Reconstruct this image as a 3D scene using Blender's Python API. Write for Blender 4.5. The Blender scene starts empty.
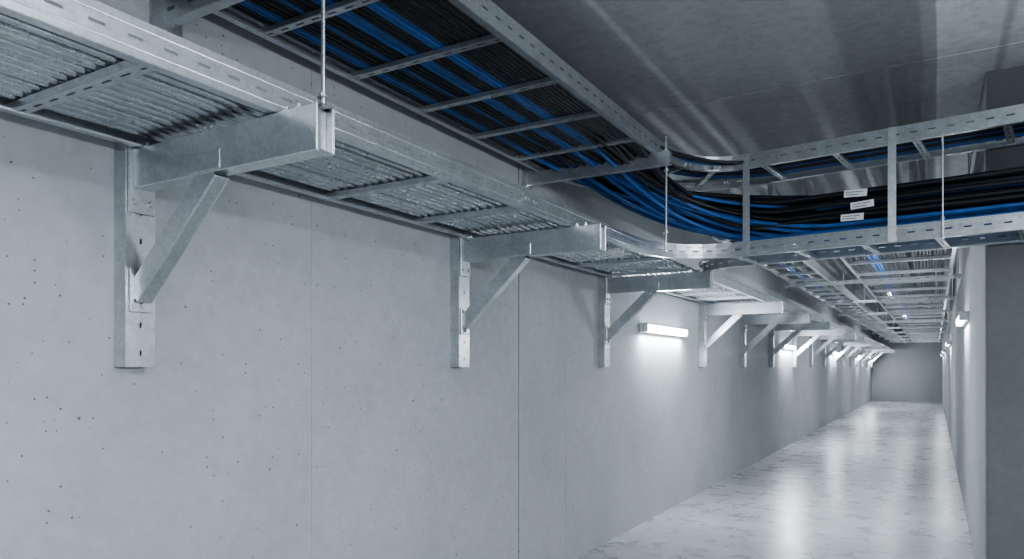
import bpy, math, random
from mathutils import Vector, Matrix
random.seed(7)
S = bpy.context.scene
COL = S.collection
EYE = 1.6
XW = -2.587      # left wall
XR = 0.287       # right wall
YC = 5.72        # corner of right wall
YE = 38.0        # end of corridor
ZC = 3.56        # ceiling

# ------------------------------------------------------------------ materials
def mat_new(name):
    m = bpy.data.materials.new(name); m.use_nodes = True
    nt = m.node_tree; b = nt.nodes['Principled BSDF']
    return m, nt, b
def N(nt, t, **kw):
    n = nt.nodes.new(t)
    for k, v in kw.items():
        if k in n.inputs: n.inputs[k].default_value = v
        else: setattr(n, k, v)
    return n
def ramp(nt, fac, stops):
    r = nt.nodes.new('ShaderNodeValToRGB')
    e = r.color_ramp.elements
    while len(e) < len(stops): e.new(0.5)
    for i, (p, c) in enumerate(stops):
        e[i].position = p; e[i].color = (*c, 1) if len(c) == 3 else c
    nt.links.new(fac, r.inputs['Fac']); return r
def mix(nt, fac, a, b, mode='MIX'):
    m = nt.nodes.new('ShaderNodeMix'); m.data_type = 'RGBA'; m.blend_type = mode
    for s, v in ((m.inputs[0], fac), (m.inputs[6], a), (m.inputs[7], b)):
        if isinstance(v, (int, float)): s.default_value = v
        elif isinstance(v, tuple): s.default_value = (*v, 1)
        else: nt.links.new(v, s)
    return m.outputs[2]
def g(v, t=1.04): return (v*0.96, v, v*t)

def concrete(name, c0, c1, rough=0.75, pits=True, scale=(1,1,1), board_light_streaks=None, mottle=0.0):
    m, nt, b = mat_new(name)
    geo = N(nt, 'ShaderNodeNewGeometry')
    mp = N(nt, 'ShaderNodeMapping'); mp.inputs['Scale'].default_value = scale
    nt.links.new(geo.outputs['Position'], mp.inputs['Vector'])
    n1 = N(nt, 'ShaderNodeTexNoise', Scale=0.9, Detail=7.0, Roughness=0.62)
    nt.links.new(mp.outputs[0], n1.inputs['Vector'])
    r1 = ramp(nt, n1.outputs['Fac'], [(0.3, c0), (0.7, c1)])
    n2 = N(nt, 'ShaderNodeTexNoise', Scale=14.0, Detail=8.0, Roughness=0.75)
    nt.links.new(geo.outputs['Position'], n2.inputs['Vector'])
    r2 = ramp(nt, n2.outputs['Fac'], [(0.3, (0.90-mottle,)*3), (0.7, (1.06+mottle,)*3)])
    col = mix(nt, 1.0, r1.outputs[0], r2.outputs[0], 'MULTIPLY')
    hgt = n2.outputs['Fac']
    if pits:
        sp = N(nt, 'ShaderNodeSeparateXYZ'); nt.links.new(geo.outputs['Position'], sp.inputs[0])
        yz = N(nt, 'ShaderNodeCombineXYZ'); nt.links.new(sp.outputs[1], yz.inputs[0]); nt.links.new(sp.outputs[2], yz.inputs[1])
        for sc, thr, sz, dens in ((26.0, 1.24, 0.115, 0.9), (7.0, 1.24, 0.046, 0.7)):
            v = N(nt, 'ShaderNodeTexVoronoi', voronoi_dimensions='2D', Scale=sc)
            nt.links.new(yz.outputs[0], v.inputs['Vector'])
            sep = N(nt, 'ShaderNodeSeparateColor'); nt.links.new(v.outputs['Color'], sep.inputs[0])
            nc = N(nt, 'ShaderNodeTexNoise', Scale=dens, Detail=3.0); nt.links.new(geo.outputs['Position'], nc.inputs['Vector'])
            ad = N(nt, 'ShaderNodeMath', operation='MULTIPLY_ADD'); nt.links.new(nc.outputs['Fac'], ad.inputs[0]); ad.inputs[1].default_value = 0.8; nt.links.new(sep.outputs[1], ad.inputs[2])
            mc = N(nt, 'ShaderNodeMath', operation='GREATER_THAN'); nt.links.new(ad.outputs[0], mc.inputs[0]); mc.inputs[1].default_value = thr
            ml = N(nt, 'ShaderNodeMath', operation='MULTIPLY'); nt.links.new(sep.outputs[0], ml.inputs[0]); nt.links.new(mc.outputs[0], ml.inputs[1])
            ms = N(nt, 'ShaderNodeMath', operation='MULTIPLY'); nt.links.new(ml.outputs[0], ms.inputs[0]); ms.inputs[1].default_value = sz
            lt = N(nt, 'ShaderNodeMath', operation='LESS_THAN'); nt.links.new(v.outputs['Distance'], lt.inputs[0]); nt.links.new(ms.outputs[0], lt.inputs[1])
            col = mix(nt, lt.outputs[0], col, tuple(x*0.38 for x in c0))
    if board_light_streaks:
        # formwork tone plus lamp-reflection streaks painted into the colour, running along the corridor
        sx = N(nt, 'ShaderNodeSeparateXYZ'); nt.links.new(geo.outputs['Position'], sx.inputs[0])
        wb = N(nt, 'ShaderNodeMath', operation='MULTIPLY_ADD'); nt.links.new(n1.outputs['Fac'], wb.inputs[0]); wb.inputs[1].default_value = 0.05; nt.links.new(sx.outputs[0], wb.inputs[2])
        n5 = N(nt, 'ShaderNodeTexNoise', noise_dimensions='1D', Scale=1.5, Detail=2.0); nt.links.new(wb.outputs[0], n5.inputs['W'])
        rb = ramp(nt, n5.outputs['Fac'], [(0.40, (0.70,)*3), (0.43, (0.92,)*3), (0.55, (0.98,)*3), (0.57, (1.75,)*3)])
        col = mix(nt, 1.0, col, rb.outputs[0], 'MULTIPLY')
    nt.links.new(col, b.inputs['Base Color'])
    b.inputs['Roughness'].default_value = rough
    bp = N(nt, 'ShaderNodeBump', Strength=0.15, Distance=0.01)
    nt.links.new(hgt, bp.inputs['Height']); nt.links.new(bp.outputs[0], b.inputs['Normal'])
    return m

M_WALL = concrete('wall_concrete', g(0.34), g(0.42))
M_WALLR = concrete('side_wall_concrete', g(0.33), g(0.38))
M_RET = concrete('shaded_wall_concrete', g(0.12), g(0.15), pits=False)  # same wall as the side wall, its shade put into a darker colour
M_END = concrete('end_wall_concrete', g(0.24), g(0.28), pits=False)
M_CEIL = concrete('ceiling_concrete', g(0.32, 1.01), g(0.42, 1.01), pits=False, scale=(1.2, 0.45, 1), board_light_streaks=True, rough=0.6, mottle=0.10)

# floor: power-trowelled sealed concrete
M_FLOOR, nt, b = mat_new('polished_concrete_floor')
geo = N(nt, 'ShaderNodeNewGeometry')
n1 = N(nt, 'ShaderNodeTexNoise', Scale=3.0, Detail=12.0, Roughness=0.75, Distortion=0.3)
nt.links.new(geo.outputs['Position'], n1.inputs['Vector'])
n0 = N(nt, 'ShaderNodeTexNoise', Scale=0.9, Detail=5.0, Roughness=0.6)
nt.links.new(geo.outputs['Position'], n0.inputs['Vector'])
r1 = ramp(nt, n1.outputs['Fac'], [(0.32, g(0.24)), (0.5, g(0.32)), (0.68, g(0.40))])
r0 = ramp(nt, n0.outputs['Fac'], [(0.35, (0.84,)*3), (0.65, (1.10,)*3)])
nt.links.new(mix(nt, 1.0, r1.outputs[0], r0.outputs[0], 'MULTIPLY'), b.inputs['Base Color'])
r2 = ramp(nt, n1.outputs['Fac'], [(0.3, (0.23,)*3), (0.7, (0.35,)*3)])
nt.links.new(r2.outputs[0], b.inputs['Roughness'])
b.inputs['Specular IOR Level'].default_value = 0.48
n3 = N(nt, 'ShaderNodeTexNoise', Scale=5.0, Detail=5.0)
nt.links.new(geo.outputs['Position'], n3.inputs['Vector'])
bp = N(nt, 'ShaderNodeBump', Strength=0.14, Distance=0.02)
nt.links.new(n3.outputs['Fac'], bp.inputs['Height']); nt.links.new(bp.outputs[0], b.inputs['Normal'])

def galv(name, lo, hi, rough=0.42, metal=0.75, sc=60):
    m, nt, b = mat_new(name)
    geo = N(nt, 'ShaderNodeNewGeometry')
    v = N(nt, 'ShaderNodeTexVoronoi', Scale=float(sc)); nt.links.new(geo.outputs['Position'], v.inputs['Vector'])
    sep = N(nt, 'ShaderNodeSeparateColor'); nt.links.new(v.outputs['Color'], sep.inputs[0])
    n = N(nt, 'ShaderNodeTexNoise', Scale=7.0, Detail=6.0, Roughness=0.65); nt.links.new(geo.outputs['Position'], n.inputs['Vector'])
    a2 = N(nt, 'ShaderNodeMath', operation='MULTIPLY'); nt.links.new(n.outputs['Fac'], a2.inputs[0]); a2.inputs[1].default_value = 1.4
    a1 = N(nt, 'ShaderNodeMath', operation='MULTIPLY_ADD'); nt.links.new(sep.outputs[0], a1.inputs[0]); a1.inputs[1].default_value = 0.3; nt.links.new(a2.outputs[0], a1.inputs[2])
    hf = N(nt, 'ShaderNodeMath', operation='MULTIPLY'); nt.links.new(a1.outputs[0], hf.inputs[0]); hf.inputs[1].default_value = 0.58
    r = ramp(nt, hf.outputs[0], [(0.3, g(lo, 1.04)), (0.7, g(hi, 1.04))])
    nt.links.new(r.outputs[0], b.inputs['Base Color'])
    rr = ramp(nt, hf.outputs[0], [(0.25, (rough+0.05,)*3), (0.75, (rough-0.05,)*3)])
    nt.links.new(rr.outputs[0], b.inputs['Roughness'])
    b.inputs['Metallic'].default_value = metal
    return m
M_GALV = galv('galvanised_steel', 0.50, 0.72, rough=0.31, metal=0.88, sc=90)
M_TUBE = galv('galvanised_conduit', 0.48, 0.64, rough=0.28, metal=0.92, sc=30)
M_BOLT = galv('zinc_bolt', 0.5, 0.7, rough=0.3, metal=0.9)

def plain(name, c, rough=0.5, metal=0.0, var=0.15):
    m, nt, b = mat_new(name)
    geo = N(nt, 'ShaderNodeNewGeometry')
    n = N(nt, 'ShaderNodeTexNoise', Scale=12.0, Detail=2.0); nt.links.new(geo.outputs['Position'], n.inputs['Vector'])
    r = ramp(nt, n.outputs['Fac'], [(0.3, tuple(x*(1-var) for x in c)), (0.7, tuple(min(1, x*(1+var)) for x in c))])
    nt.links.new(r.outputs[0], b.inputs['Base Color'])
    b.inputs['Roughness'].default_value = rough; b.inputs['Metallic'].default_value = metal
    return m
M_BLACK = plain('black_cable_sheath', (0.012, 0.014, 0.018), 0.32)
M_BLUE = plain('blue_cable_sheath', (0.03, 0.11, 0.33), 0.34)
M_TAG = plain('white_label', (0.75, 0.76, 0.76), 0.5, var=0.03)
M_INK = plain('label_print', (0.08, 0.08, 0.09), 0.6)
M_HOUS = plain('lamp_housing', (0.6, 0.61, 0.62), 0.4, var=0.03)
M_DARK = plain('joint_sealant', (0.05, 0.052, 0.055), 0.9)
def emis(name, st, c=(0.90, 0.96, 1.0)):
    m, nt, b = mat_new(name)
    b.inputs['Base Color'].default_value = (0.8, 0.8, 0.8, 1)
    b.inputs['Emission Color'].default_value = (*c, 1); b.inputs['Emission Strength'].default_value = st
    return m
M_EM = emis('led_diffuser', 10)

# ------------------------------------------------------------------ mesh builder
class MB:
    def __init__(s): s.v = []; s.f = []; s.m = []; s.mats = []
    def mi(s, mat):
        if mat not in s.mats: s.mats.append(mat)
        return s.mats.index(mat)
    def add(s, vs, fs, mat):
        o = len(s.v); s.v += [tuple(x) for x in vs]; k = s.mi(mat)
        for f in fs: s.f.append([i+o for i in f]); s.m.append(k)
    def box(s, lo, hi, mat, M=None):
        x0,y0,z0 = lo; x1,y1,z1 = hi
        vs = [Vector(p) for p in ((x0,y0,z0),(x1,y0,z0),(x1,y1,z0),(x0,y1,z0),(x0,y0,z1),(x1,y0,z1),(x1,y1,z1),(x0,y1,z1))]
        if M is not None: vs = [M @ p for p in vs]
        s.add(vs, [(3,2,1,0),(4,5,6,7),(0,1,5,4),(1,2,6,5),(2,3,7,6),(3,0,4,7)], mat)
    def cyl(s, p0, p1, r, mat, n=8):
        p0 = Vector(p0); p1 = Vector(p1); t = (p1-p0).normalized()
        a = t.orthogonal().normalized(); b2 = t.cross(a)
        vs = []
        for p in (p0, p1):
            for i in range(n):
                an = 2*math.pi*i/n; vs.append(p + a*math.cos(an)*r + b2*math.sin(an)*r)
        fs = [(i, (i+1)%n, n+(i+1)%n, n+i) for i in range(n)] + [tuple(range(n-1,-1,-1)), tuple(range(n, 2*n))]
        s.add(vs, fs, mat)
    def tube(s, pts, r, mat, n=6):
        pts = [Vector(p) for p in pts]; vs = []; L = len(pts)
        for i, p in enumerate(pts):
            t = (pts[min(i+1, L-1)] - pts[max(i-1, 0)]).normalized()
            a = Vector((-t.y, t.x, 0)).normalized() if abs(t.z) < 0.95 else Vector((1,0,0))
            b2 = t.cross(a)
            for k in range(n):
                an = 2*math.pi*k/n; vs.append(p + a*math.cos(an)*r + b2*math.sin(an)*r)
        fs = []
        for i in range(L-1):
            for k in range(n):
                k2 = (k+1) % n
                fs.append((i*n+k, i*n+k2, (i+1)*n+k2, (i+1)*n+k))
        fs += [tuple(range(n-1,-1,-1)), tuple(range((L-1)*n, L*n))]
        s.add(vs, fs, mat)
    def channel(s, pts, w, fl, mat, mode='rail', side=1, lip=0.0, pitch=0.1, slot=0.042, sw=0.009, fz=1):
        """C-section with slotted web following a polyline. rail: web vertical, flanges to side (left=+1).
           rung: web horizontal (facing down), flanges up."""
        pts = [Vector(p) for p in pts]
        cum = [0]
        for i in range(1, len(pts)): cum.append(cum[-1] + (pts[i]-pts[i-1]).length)
        L = cum[-1]
        def at(d):
            d = max(0, min(L, d)); i = 1
            while i < len(pts)-1 and cum[i] < d: i += 1
            t = (d-cum[i-1])/(cum[i]-cum[i-1]); T = (pts[i]-pts[i-1]).normalized()
            return pts[i-1].lerp(pts[i], t), T
        def fr(d):
            P, T = at(d)
            _, T1 = at(d-0.03); _, T2 = at(d+0.03); T = (T1+T2).normalized()
            if mode == 'post':   # vertical run, web faces +x, flanges to -x
                return P, Vector((0,1,0)), Vector((-1,0,0))
            Nn = Vector((-T.y, T.x, 0)).normalized()
            if mode == 'rail': return P, Vector((0,0,1)), Nn*side
            return P, Nn, Vector((0,0,fz))
        a0, a1 = (0, w) if mode == 'rail' else (-w/2, w/2)
        am = (a0+a1)/2
        n = max(1, round(L/pitch)); st = L/n
        k = min(slot, st*0.7)/2; h = sw/2; c = h*0.55
        for i in range(n):
            s0 = i*st; s1 = s0+st; sm = (s0+s1)/2
            def q(d, a, f=0):
                P, A, F = fr(d); return P + A*a + F*f
            if sw > 0:
                vs = [q(s0,a0), q(s1,a0), q(s1,a1), q(s0,a1),
                      q(sm-k+c,am-h), q(sm+k-c,am-h), q(sm+k,am-h+c), q(sm+k,am+h-c), q(sm+k-c,am+h), q(sm-k+c,am+h), q(sm-k,am+h-c), q(sm-k,am-h+c)]
                fs = [(0,1,5,4),(1,6,5),(1,2,7,6),(2,8,7),(2,3,9,8),(3,10,9),(3,0,11,10),(0,4,11)]
            else:
                vs = [q(s0,a0), q(s1,a0), q(s1,a1), q(s0,a1)]; fs = [(0,1,2,3)]
            s.add(vs, fs, mat)
            for a, sg in ((a0, 1), (a1, -1)):
                vs = [q(s0,a), q(s1,a), q(s1,a,fl), q(s0,a,fl)]
                fs = [(0,1,2,3)]
                if lip > 0:
                    vs += [q(s0,a+sg*lip,fl), q(s1,a+sg*lip,fl)]; fs.append((3,2,5,4))
                s.add(vs, fs, mat)
    def obj(s, name, smooth=False, solid=0.0, bevel=0.0, parent=None, merge=False):
        me = bpy.data.meshes.new(name); me.from_pydata(s.v, [], s.f)
        for m in s.mats: me.materials.append(m)
        me.polygons.foreach_set('material_index', s.m)
        if smooth: me.polygons.foreach_set('use_smooth', [True]*len(s.f))
        if merge:
            import bmesh
            bm = bmesh.new(); bm.from_mesh(me); bmesh.ops.remove_doubles(bm, verts=bm.verts, dist=1e-5); bm.to_mesh(me); bm.free()
        me.update()
        o = bpy.data.objects.new(name, me); COL.objects.link(o)
        if solid: 
            md = o.modifiers.new('s', 'SOLIDIFY'); md.thickness = solid; md.offset = 0
        if bevel:
            md = o.modifiers.new('b', 'BEVEL'); md.width = bevel; md.segments = 2; md.limit_method = 'ANGLE'
        if parent: o.parent = parent
        return o
def empty(name, loc=(0,0,0)):
    e = bpy.data.objects.new(name, None); e.location = loc; e.empty_display_size = 0.1; COL.objects.link(e); return e
def bez(p0, c, p1, n=14):
    out = []
    for i in range(n+1):
        t = i/n; out.append(tuple((1-t)**2*a + 2*t*(1-t)*b_ + t*t*d for a, b_, d in zip(p0, c, p1)))
    return out

# ------------------------------------------------------------------ shell
YB = -4.0; XE = 4.5
mb = MB(); mb.box((XW-0.3, YB-0.3, -0.2), (XE+0.3, YE+0.3, 0), M_FLOOR); mb.obj('floor')
mb = MB()
seams_y = [(-4.0, 0), (2.50, 0.002), (4.50, 0.014), (5.27, 0.003), (9.9, 0.006), (14.9, 0.006), (19.9, 0.006), (24.9, 0.006), (29.9, 0.006), (34.9, 0.006), (YE, 0)]
mb.box((XW-0.3, YB, 0), (XW-0.012, YE, ZC), M_DARK)
for (a, ga), (b_, gb) in zip(seams_y[:-1], seams_y[1:]):
    mb.box((XW-0.02, a+ga/2, 0), (XW, b_-gb/2, ZC), M_WALL)
mb.obj('wall_left')
mb = MB(); mb.box((XR, YC+0.01, 0), (XE, YE, ZC), M_WALLR); mb.obj('wall_right', bevel=0.006)
mb = MB(); mb.box((XR+0.012, YC, 0), (XE, YC+0.0095, ZC), M_RET); mb.obj('wall_return')  # thin skin over the corner face, carries the painted shade
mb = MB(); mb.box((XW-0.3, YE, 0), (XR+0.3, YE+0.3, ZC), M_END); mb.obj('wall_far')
mb = MB(); mb.box((XW-0.3, YB-0.3, 0), (XE+0.3, YB, ZC), M_WALLR); mb.obj('wall_back')
mb = MB(); mb.box((XE, YB, 0), (XE+0.3, YC, ZC), M_WALLR); mb.obj('wall_east')
mb = MB()
ys = [YB-0.3, 1.5, 5.3, 9.0, 12.7, 16.4, 20.1, 23.8, 27.5, 31.2, 34.9, YE+0.3]
mb.box((XW-0.3, YB-0.3, ZC+0.012), (XE+0.3, YE+0.3, ZC+0.25), M_DARK)
for a, b_ in zip(ys[:-1], ys[1:]):
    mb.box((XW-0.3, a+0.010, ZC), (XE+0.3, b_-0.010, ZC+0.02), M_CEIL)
mb.obj('ceiling')

# ------------------------------------------------------------------ bracket
def bracket_mesh():
    mb = MB()
    mb.channel([(0.07,0,0),(0.07,0,0.82)], 0.115, 0.066, M_GALV, mode='post', pitch=0.103, slot=0.020, sw=0.008)
    t = 0.005
    mb.box((0.0005,-0.0575,0),(0.005,0.0575,0.82), M_GALV)
    mb.box((0.073,-0.05,0.56),(0.081,0.05,0.815), M_GALV)
    a0, a1, z0, z1, w = 0.081, 1.0, 0.65, 0.79, 0.034
    mb.box((a0,-w,z0),(a1,-w+t,z1), M_GALV); mb.box((a0,w-t,z0),(a1,w,z1), M_GALV)
    mb.box((a0,-w+t,z0),(a1,w-t,z0+t), M_GALV)
    mb.box((a0,-w+t,z1-t),(a1,-w+0.022,z1), M_GALV); mb.box((a0,w-0.022,z1-t),(a1,w-t,z1), M_GALV)
    mb.box((a1-0.06,-w+t,z1-t),(a1,w-t,z1), M_GALV)
    e = 0.004
    mb.box((a1-0.012,-w-e,z0-e),(a1+0.001,w+e,z0), M_GALV); mb.box((a1-0.012,-w-e,z1),(a1+0.001,w+e,z1+e), M_GALV)
    mb.box((a1-0.012,-w-e,z0),(a1+0.001,-w,z1), M_GALV); mb.box((a1-0.012,w,z0),(a1+0.001,w+e,z1), M_GALV)
    mb.box((a1-0.03,-w+t,z0+t),(a1-0.025,w-t,z1-t), M_GALV)
    # diagonal brace
    p0 = Vector((0.075,0,0.27)); p1 = Vector((0.50,0,0.665)); d = p1-p0; L = d.length
    ang = math.atan2(d.z, d.x)
    M = Matrix.Translation(p0) @ Matrix.Rotation(-ang, 4, 'Y')
    mb.box((-0.01,-0.030,-0.040),(L,-0.025,0.040), M_GALV, M); mb.box((-0.01,0.025,-0.040),(L,0.030,0.040), M_GALV, M)
    mb.box((-0.01,-0.025,-0.040),(L,0.025,-0.035), M_GALV, M)
    mb.box((0.073,-0.045,0.20),(0.080,0.045,0.36), M_GALV)
    mb.box((0.40,-w-0.004,0.655),(0.56,-w,0.72), M_GALV)
    for y, z in ((-0.03,0.60),(0.03,0.60),(0.0,0.225)):
        mb.cyl((0.081,y,z),(0.093,y,z),0.011,M_BOLT,6)
    for x in (0.10, 0.13, 0.745, 0.845, 0.90):
        mb.cyl((x,-0.012,z1),(x,-0.012,z1+0.022),0.007,M_BOLT,6)
        mb.cyl((x,-0.012,z1),(x,-0.012,z1+0.010),0.013,M_BOLT,6)
    return mb
bo = bracket_mesh().obj('cable_tray_bracket', bevel=0.0018)
bys = [1.59, 3.70, 5.96, 9.14, 11.39, 13.66, 16.1] + [16.1+2.35*i for i in range(1, 10)]
bys = [-0.6] + bys
for i, y in enumerate(bys):
    o = bo if i == 0 else bpy.data.objects.new('cable_tray_bracket', bo.data)
    if i:
        COL.objects.link(o); md = o.modifiers.new('b', 'BEVEL'); md.width = 0.0018; md.segments = 1; md.limit_method = 'ANGLE'
    o.location = (XW, y, EYE)

# ------------------------------------------------------------------ lower tray on brackets (with tee branch)
def ynear(x): return 5.28 - 0.125*(x+1.15)
ZL = EYE + 0.7955     # lower rail bottom
ZU = EYE + 1.42      # upper rail bottom
XO = -1.77; XI = -2.50
XUO = -1.59; XUI = -2.50
TOP = XE - 0.01
tray = empty('cable_ladder_tray_on_brackets', (0,0,0))
mb = MB()
mb.channel([(XI, YB+0.05, ZL),(XI, YE-0.05, ZL)], 0.10, 0.03, M_GALV, side=-1, lip=0.008)
mb.channel([(XO, YB+0.05, ZL),(XO, 4.55, ZL)] + bez((XO,4.6,ZL),(XO,5.34,ZL),(-1.15,ynear(-1.15),ZL)) + [(TOP, ynear(TOP), ZL)],
           0.10, 0.035, M_GALV, side=1, lip=0.01)
W2 = 0.53
mb.channel([(TOP, ynear(TOP)+W2, ZL),(-1.15, ynear(-1.15)+W2, ZL)][::1] + bez((-1.2, ynear(-1.2)+W2, ZL),(XO,5.85,ZL),(XO,6.5,ZL)) + [(XO,6.6,ZL),(XO, YE-0.05, ZL)],
           0.10, 0.035, M_GALV, side=1, lip=0.01)
mb.obj('side_rails', solid=0.003, parent=tray, merge=True)
# pressed stiffening beads along the outer rail
mb = MB()
for z in (0.022, 0.078):
    mb.tube([(XO+0.0005, YB+0.05, ZL+z),(XO+0.0005, 4.5, ZL+z)] + bez((XO,4.6,ZL+z),(XO,5.34,ZL+z),(-1.15,ynear(-1.15),ZL+z)) + [(TOP, ynear(TOP), ZL+z)], 0.0035, M_GALV, 6)
mb.obj('rail_beads', smooth=True, parent=tray)
mb = MB()
y = -3.6 + 0.03
while y < YE-0.5:
    mb.channel([(XI+0.002, y, ZL+0.004),(XO-0.002, y, ZL+0.004)], 0.045, 0.022, M_GALV, mode='rung', pitch=0.09, slot=0.045, sw=0.008)
    y += 0.676
x = -1.25
while x < TOP-0.2:
    mb.channel([(x+0.0, ynear(x)+0.003, ZL+0.004),(x+0.066, ynear(x)+W2, ZL+0.004)], 0.04, 0.022, M_GALV, mode='rung', pitch=0.09, slot=0.045, sw=0.008)
    x += 0.42
mb.obj('rungs', solid=0.0025, parent=tray, merge=True)
mb = MB()
for y in (0.35, 3.2, 8.2, 11.2, 14.2, 17.2):
    mb.box((XO+0.004, y-0.09, ZL+0.028),(XO+0.007, y+0.09, ZL+0.072), M_GALV)
    for dy in (-0.06,-0.025,0.025,0.06):
        mb.cyl((XO+0.007, y+dy, ZL+0.05),(XO+0.013, y+dy, ZL+0.05), 0.009, M_BOLT, 6)
mb.obj('splice_plates', parent=tray)

# conduits lying in the lower tray
mb = MB()
n = 14
for i in range(n):
    r = random.choice((0.0125, 0.0165, 0.019))
    x = XI + 0.05 + i*(XO-XI-0.10)/(n-1)
    pts = []; y = YB+0.06
    ph = random.random()*6
    while y < YE-0.06:
        pts.append((x+0.003*math.sin(y*0.9+ph), y, ZL+0.028+r+random.uniform(0,0.002))); y += 1.5
    pts.append((x, YE-0.06, ZL+0.045))
    mb.tube(pts, r, M_TUBE, 10)
for i in (0, 1, 4, 7, 8, 11):
    x = XI + 0.075 + i*(XO-XI-0.13)/(n-1)
    mb.tube([(x+random.uniform(-.004,.004), YB+0.06+j*5.2, ZL+0.028+0.055) for j in range(9)], 0.0165, M_TUBE, 8)
mb.obj('conduit_bundle', smooth=True)

# ------------------------------------------------------------------ upper tray with bend
tray2 = empty('suspended_cable_ladder_tray')
mb = MB()
mb.channel([(XUO, YB+0.05, ZU),(XUO, 4.5, ZU)] + bez((XUO,4.62,ZU),(XUO,5.33,ZU),(-1.15,ynear(-1.15),ZU)) + [(TOP, ynear(TOP), ZU)],
           0.10, 0.035, M_GALV, side=1, lip=0.01)
mb.channel([(XUI, YB+0.05, ZU),(XUI, 4.3, ZU)] + bez((XUI,4.5,ZU),(XUI,5.95,ZU),(-1.15,ynear(-1.15)+W2,ZU)) + [(0.2, ynear(0.2)+W2, ZU),(TOP, ynear(TOP)+W2, ZU)],
           0.10, 0.035, M_GALV, side=-1, lip=0.01)
mb.obj('side_rails', solid=0.003, parent=tray2, merge=True)
mb = MB()
y = 1.59-0.54*10
while y < 4.4:
    mb.channel([(XUI+0.002, y, ZU+0.004),(XUO-0.002, y, ZU+0.004)], 0.04, 0.022, M_GALV, mode='rung', pitch=0.09, slot=0.045, sw=0.008); y += 0.54
x = -1.05
while x < TOP-0.2:
    mb.channel([(x, ynear(x)+0.003, ZU+0.004),(x+0.066, ynear(x)+W2, ZU+0.004)], 0.04, 0.022, M_GALV, mode='rung', pitch=0.09, slot=0.045, sw=0.008); x += 0.47
mb.channel([(-1.5,5.03,ZU+0.004),(-2.12,5.42,ZU+0.004)], 0.04, 0.022, M_GALV, mode='rung', pitch=0.09, slot=0.045, sw=0.008)
mb.channel([(-1.35,5.2,ZU+0.004),(-1.62,5.66,ZU+0.004)], 0.04, 0.022, M_GALV, mode='rung', pitch=0.09, slot=0.045, sw=0.008)
mb.obj('rungs', solid=0.0025, parent=tray2, merge=True)
# vertical struts joining both tiers
mb = MB()
for x in (-1.16, -0.235, 0.72, 1.7, 2.7, 3.7):
    mb.box((x-0.024, ynear(x)-0.012, ZL+0.0),(x+0.024, ynear(x)-0.008, ZU+0.10), M_GALV)
    mb.box((x-0.024, ynear(x)-0.008, ZL+0.0),(x-0.020, ynear(x)-0.003, ZU+0.10), M_GALV)
    mb.box((x-0.006, ynear(x)-0.0125, ZL+0.1),(x+0.006, ynear(x)-0.012, ZU), M_GALV)
    for z in (ZL+0.03, ZL+0.07, ZU+0.03, ZU+0.07):
        mb.cyl((x, ynear(x)-0.012, z),(x, ynear(x)-0.021, z), 0.009, M_BOLT, 6)
    yf = ynear(x)+W2
    mb.box((x+0.04, yf+0.002, ZL+0.0),(x+0.08, yf+0.006, ZU+0.10), M_GALV)
mb.obj('vertical_struts', parent=tray2)
# cross beams carrying the upper tray
mb = MB()
for y in (-1.4, 1.72, 4.60):
    mb.channel([(XW+0.002, y, ZU-0.085),(XUO+0.09, y, ZU-0.085)], 0.083, 0.045, M_GALV, side=1, lip=0.012, pitch=0.12, slot=0.05, sw=0.014 if y < 4 else 0.0)
    mb.box((XW+0.002, y-0.05, ZU-0.11),(XW+0.012, y+0.08, ZU+0.03), M_GALV)
mb.obj('cross_beams', solid=0.004, parent=tray2, merge=True)

# threaded rods
def rod(x, y, z0, z1, r=0.007, nuts=()):
    mb = MB(); mb.cyl((x,y,z0),(x,y,z1), r, M_BOLT, 8)
    for z in nuts:
        mb.cyl((x,y,z),(x,y,z+0.012), r*2.0, M_BOLT, 6); mb.cyl((x,y,z-0.003),(x,y,z), r*2.8, M_BOLT, 10)
    return mb.obj('threaded_rod')
rod(XO+0.012, 1.75, ZL-0.03, ZC-0.001, nuts=(ZL+0.105,))
rod(XUO+0.045, 4.66, ZL-0.02, ZU+0.12, nuts=(ZL+0.10, ZU-0.11, ZU+0.02))
rod(0.04, ynear(0.04)-0.05, ZL-0.03, ZU-0.01, 0.005, nuts=(ZL-0.012, ZL+0.105))

# ------------------------------------------------------------------ cables of the upper tray, bending down to branch
def hermite(p0, m0, p1, m1, n=16):
    out = []
    for i in range(n+1):
        t = i/n; h00 = 2*t**3-3*t*t+1; h10 = t**3-2*t*t+t; h01 = -2*t**3+3*t*t; h11 = t**3-t*t
        out.append(p0*h00 + m0*h10 + p1*h01 + m1*h11)
    return out
mb = MB()
cab = []
rc = 0.0125
nx = 31
for L in range(2):
    for i in range(nx):
        f = (i+0.5)/nx
        x = XUI + 0.045 + f*(XUO-XUI-0.09) + (0.012 if L else 0)
        blue = (0.34 < f < 0.50) or (0.58 < f < 0.67) or (0.07 < f < 0.12)
        if random.random() < 0.10: blue = not blue if 0.25 < f < 0.75 else blue
        cab.append((x, L, blue))
low = [c for c in cab if c[1] == 0 or c[0] < -2.0]
upp = [c for c in cab if not (c[1] == 0 or c[0] < -2.0)]
order = [(0 if (c[2] and random.random() > 0.12) else 1, -c[0], c) for c in low]
blues = sorted([o_ for o_ in order if o_[0] == 0], key=lambda o_: o_[1])
rest = sorted([o_ for o_ in order if o_[0] == 1], key=lambda o_: o_[1])
low = [o_[2] for o_ in blues] + [o_[2] for o_ in rest]
per = 7
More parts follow.
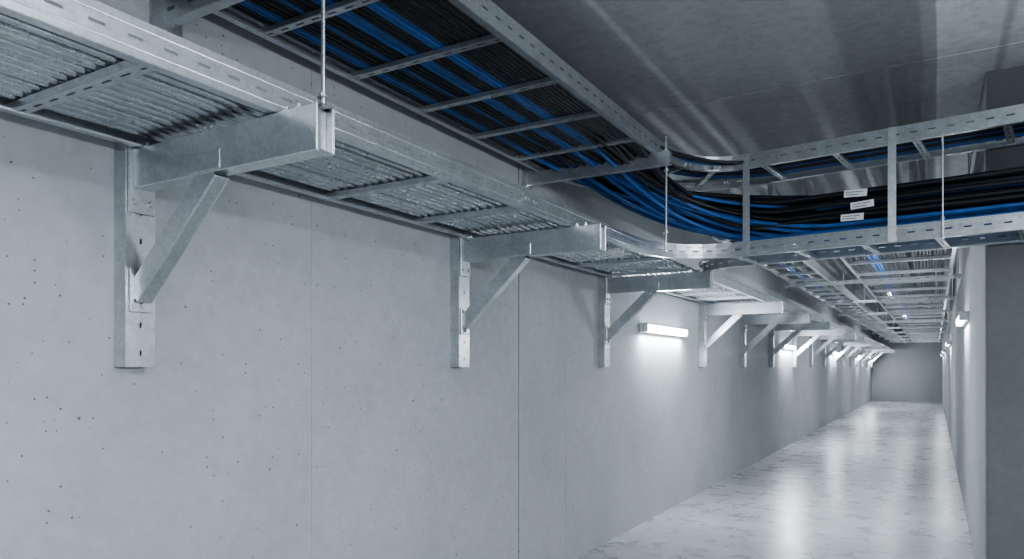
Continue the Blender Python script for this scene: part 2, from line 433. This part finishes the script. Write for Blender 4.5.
for k, (x, L, blue) in enumerate(low):
    row, colm = divmod(k, per)
    r = 0.0165 if not blue else 0.0145
    z0 = ZU + 0.028 + rc + L*rc*1.9
    ye_off = 0.055 + colm*(W2-0.13)/(per-1)*0.85 + (0.012 if row % 2 else 0)
    ze = ZL + 0.115 + row*0.042 + random.uniform(-0.012, 0.012)
    xe = -0.85 + random.uniform(-0.3, 0.3)
    ph = random.random()*6; am = random.uniform(0.002, 0.008)
    ys_ = [YB+0.06 + j*0.8 for j in range(9)]
    yst = 4.15 + random.uniform(-0.2, 0.2)
    pts = [Vector((x+am*math.sin(1.3*y_+ph), y_, z0 + random.uniform(0, 0.004))) for y_ in ys_ if y_ < yst-0.3]
    P0 = Vector((x, yst, z0)); P1 = Vector((xe, ynear(xe)+ye_off, ze))
    d = (P1-P0).length
    pts += hermite(P0, Vector((0, d*random.uniform(1.25,1.55), -0.1)), P1, Vector((d*1.45, -d*0.17, -random.uniform(0.25, 0.5))), 18)
    xx = xe+0.35
    while xx < TOP:
        pts.append(Vector((xx, ynear(xx)+ye_off+am*math.sin(3*xx+ph), ze+am*1.3*math.sin(2.2*xx+ph*2)))); xx += 0.35
    mb.tube(pts, r, M_BLUE if blue else M_BLACK, 7)
upp.sort(key=lambda c: -c[0])
for k, (x, L, blue) in enumerate(upp):
    z0 = ZU + 0.028 + rc + L*rc*1.9
    ye_off = 0.05 + k*(W2-0.1)/len(upp)
    ph = random.random()*6; am = random.uniform(0.002, 0.006)
    pts = [Vector((x+am*math.sin(1.3*y_+ph), y_, z0)) for y_ in [YB+0.06 + j*0.8 for j in range(9)] if y_ < 3.9]
    xe = -0.95; P0 = Vector((x, 4.3, z0)); P1 = Vector((xe, ynear(xe)+ye_off, ZU+0.042)); d = (P1-P0).length
    pts += hermite(P0, Vector((0, d*1.2, 0)), P1, Vector((d*1.2, -d*0.15, 0)), 14)
    xx = xe+0.4
    while xx < TOP:
        pts.append(Vector((xx, ynear(xx)+ye_off+am*math.sin(3*xx+ph), ZU+0.042))); xx += 0.4
    mb.tube(pts, rc, M_BLUE if (blue or k % 5 == 2) else M_BLACK, 7)
mb.obj('power_cable_bundle', smooth=True)
# labels tied to the branch bundle
def tag(x, z, tilt, w=0.10, h=0.034):
    mb = MB(); y = ynear(x)+0.020
    M = Matrix.Translation((x, y, z)) @ Matrix.Rotation(-0.124, 4, 'Z') @ Matrix.Rotation(tilt, 4, 'Y')
    mb.box((-w/2,-0.001,-h/2),(w/2,0.001,h/2), M_TAG, M)
    for r_, (a, b_) in enumerate((( -0.40, 0.32), (-0.40, 0.12))):
        zz = h*(0.18-0.36*r_)
        xx = a*w
        while xx < b_*w:
            l = random.uniform(0.006, 0.014)
            mb.box((xx,-0.0016,zz-0.003),(xx+l,-0.001,zz+0.003), M_INK, M); xx += l+0.003
    mb.cyl((x-w/2*0.8, y, z+0.0),(x-w/2*0.8, y+0.012, z+0.0), 0.002, M_INK, 5)
    return mb.obj('cable_label')
tag(-0.45, ZL+0.345, 0.06, 0.14, 0.048); tag(-0.41, ZL+0.265, -0.05, 0.14, 0.045); tag(-0.47, ZL+0.19, 0.03, 0.14, 0.045)

# ------------------------------------------------------------------ corridor trays beyond the branch
def corridor_tray(name, xa, xb, z, y0, y1, pitch, blues, keep):
    e = empty(name)
    mb = MB()
    mb.channel([(xa,y0,z),(xa,y1,z)], 0.09, 0.03, M_GALV, side=-1, pitch=0.15)
    mb.channel([(xb,y0,z),(xb,y1,z)], 0.09, 0.03, M_GALV, side=1, pitch=0.15)
    y = y0+0.2
    while y < y1:
        mb.channel([(xa,y,z+0.004),(xb,y,z+0.004)], 0.055, 0.03, M_GALV, mode='rung', pitch=0.15, sw=0.010); y += pitch
    mb.obj('rails_and_rungs', solid=0.003, parent=e, merge=True)
    mb = MB(); w = xb-xa; n = int(w/0.034)
    for i in range(n):
        f = (i+0.5)/n
        isb = any(a < f < b_ for a, b_ in blues)
        if random.random() > keep and not isb: continue
        x = xa+0.03+f*(w-0.06); ph = random.random()*6
        c = M_BLUE if isb else (M_TUBE if random.random() < 0.06 else M_BLACK)
        mb.tube([(x+0.006*math.sin(j*0.9+ph), y0+0.05+(y1-y0-0.1)*j/22, z+0.034+0.013) for j in range(23)], 0.013, c, 6)
    mb.obj('cables', smooth=True, parent=e)
corridor_tray('corridor_cable_tray', -1.64, -1.16, EYE+1.10, 6.15, YE-0.3, 0.7, [(0.3, 0.42)], 0.9)
corridor_tray('corridor_cable_tray', -0.83, 0.17, EYE+1.10, 6.15, YE-0.3, 1.1, [(0.2, 0.3)], 0.9)
# trapeze supports (strut + rods) under corridor trays
y = 6.9
while y < YE-1:
    e = empty('trapeze_hanger', (0, y, 0))
    mb = MB()
    mb.channel([(-1.72,0,EYE+1.055),(XR-0.015,0,EYE+1.055)], 0.041, 0.041, M_GALV, side=1, lip=0.008, pitch=0.1)
    mb.obj('strut', solid=0.0025, parent=e, merge=True)
    mb = MB()
    for x in (-1.69, -1.0, 0.235):
        mb.cyl((x,0.02,EYE+1.03),(x,0.02,ZC-0.001),0.006,M_BOLT,6); mb.cyl((x,0.02,EYE+1.04),(x,0.02,EYE+1.052),0.013,M_BOLT,6)
    mb.obj('rods', parent=e)
    y += 3.1

# ------------------------------------------------------------------ lamps
def area(name, loc, rot, sx, sy, power, col=(0.88,0.95,1.0), parent=None):
    l = bpy.data.lights.new(name, 'AREA'); l.shape = 'RECTANGLE'; l.size = sx; l.size_y = sy; l.energy = power; l.color = col
    o = bpy.data.objects.new(name, l); o.location = loc; o.rotation_euler = rot; COL.objects.link(o)
    if parent: o.parent = parent
    return o
def wall_lamp(xw, y, z, sgn, L=1.35, power=30, pout=12, gap=0.0):
    e = empty('wall_batten_light', (xw+0.001*sgn, y, z))
    mb = MB()
    mb.box((0 if sgn > 0 else -0.03, -L/2-0.02, -0.045),(0.03 if sgn > 0 else 0, L/2+0.02, 0.045), M_HOUS)
    x0 = 0.03*sgn; x1 = 0.085*sgn
    for yy in (-L/2-0.02, L/2):
        mb.box((min(x0,x1), yy, -0.045),(max(x0,x1), yy+0.02, 0.045), M_HOUS)
    mb.obj('housing', bevel=0.004, parent=e)
    mb = MB()
    prof = [(x0,-0.042)] + [(x0+sgn*0.055*math.cos(a), 0.042*math.sin(a)) for a in [(-90+15*i)*math.pi/180 for i in range(13)]] + [(x0,0.042)]
    nP = len(prof)
    vs = [(p[0], -L/2, p[1]) for p in prof] + [(p[0], L/2, p[1]) for p in prof]
    mb.add(vs, [(i, (i+1)%nP, nP+(i+1)%nP, nP+i) for i in range(nP)], M_EM)
    mb.obj('diffuser', parent=e)
    area('light', (sgn*0.07, 0, -0.06), (0, sgn*math.radians(-8), 0), 0.06, L, power, parent=e)
    area('light_out', (sgn*0.10, 0, 0.0), (0, sgn*math.radians(-90), 0), 0.07, L, pout, parent=e)
    return e
for y in (7.65, 15.3, 23.0, 30.6, 36.2):  # the lamp nearest the end is added to brighten the far wall
    wall_lamp(XW, y, EYE+0.40, 1, power=24, pout=28)
for y in (8.9, 18.0, 27.0, 34.0):
    wall_lamp(XR, y, EYE+0.50, -1, L=1.2, power=14, pout=28)
# unseen lamps added on the side passage wall to light left wall and ceiling
wall_lamp(XE, -1.8, 2.3, -1, L=1.5, power=15, pout=50)
wall_lamp(XE, 1.2, 2.3, -1, L=1.5, power=15, pout=50)
wall_lamp(XE, 4.0, 2.3, -1, L=1.2, power=8, pout=22)

def ceiling_lamp(x, y, L, power, rotz=0, drop=0.0, up=0):
    e = empty('ceiling_batten_light', (x, y, ZC-drop-0.001)); e.rotation_euler = (0,0,rotz)
    mb = MB(); mb.box((-0.07,-L/2,-0.05),(0.07,L/2,0.0), M_HOUS)
    if drop:
        for yy in (-L/2+0.15, L/2-0.15): mb.cyl((0,yy,0),(0,yy,drop),0.005,M_BOLT,6)
    mb.obj('housing', bevel=0.004, parent=e)
    mb = MB(); mb.box((-0.06,-L/2+0.02,-0.075),(0.06,L/2-0.02,-0.05), M_EM); mb.obj('diffuser', parent=e, bevel=0.01)
    area('light', (0,0,-0.09), (0,0,0), 0.14, L, power, parent=e)
    if up: area('uplight', (0,0,0.02), (math.pi,0,0), 0.14, L, up, parent=e)  # upward light added to brighten the ceiling
ceiling_lamp(1.5, -1.4, 1.5, 58, drop=0.4, up=25)  # unseen lamp group put behind and right of the camera to light the near end
ceiling_lamp(1.9, 1.4, 1.5, 58, drop=0.45, up=90)
ceiling_lamp(-0.3, -2.6, 1.5, 55, math.pi/2, drop=0.4, up=12)
for y in (12.0, 21.5, 31.0):
    ceiling_lamp(-1.0, y, 1.5, 32)

w = bpy.data.worlds.new('world'); S.world = w; w.use_nodes = True
w.node_tree.nodes['Background'].inputs[0].default_value = (0.6, 0.65, 0.7, 1)
w.node_tree.nodes['Background'].inputs[1].default_value = 0.3

# ------------------------------------------------------------------ camera
F = 720.0
cd = bpy.data.cameras.new('camera'); co = bpy.data.objects.new('camera', cd); COL.objects.link(co)
co.location = (0,0,EYE); co.rotation_euler = (math.pi/2, 0, math.atan2(423, F))
cd.sensor_width = 36; cd.lens = F*36/1024; cd.shift_y = 87.5/1024; cd.clip_start = 0.05; cd.clip_end = 200
S.camera = co
S.view_settings.view_transform = 'AgX'
S.view_settings.look = 'AgX - Medium High Contrast'
S.view_settings.exposure = 0.65
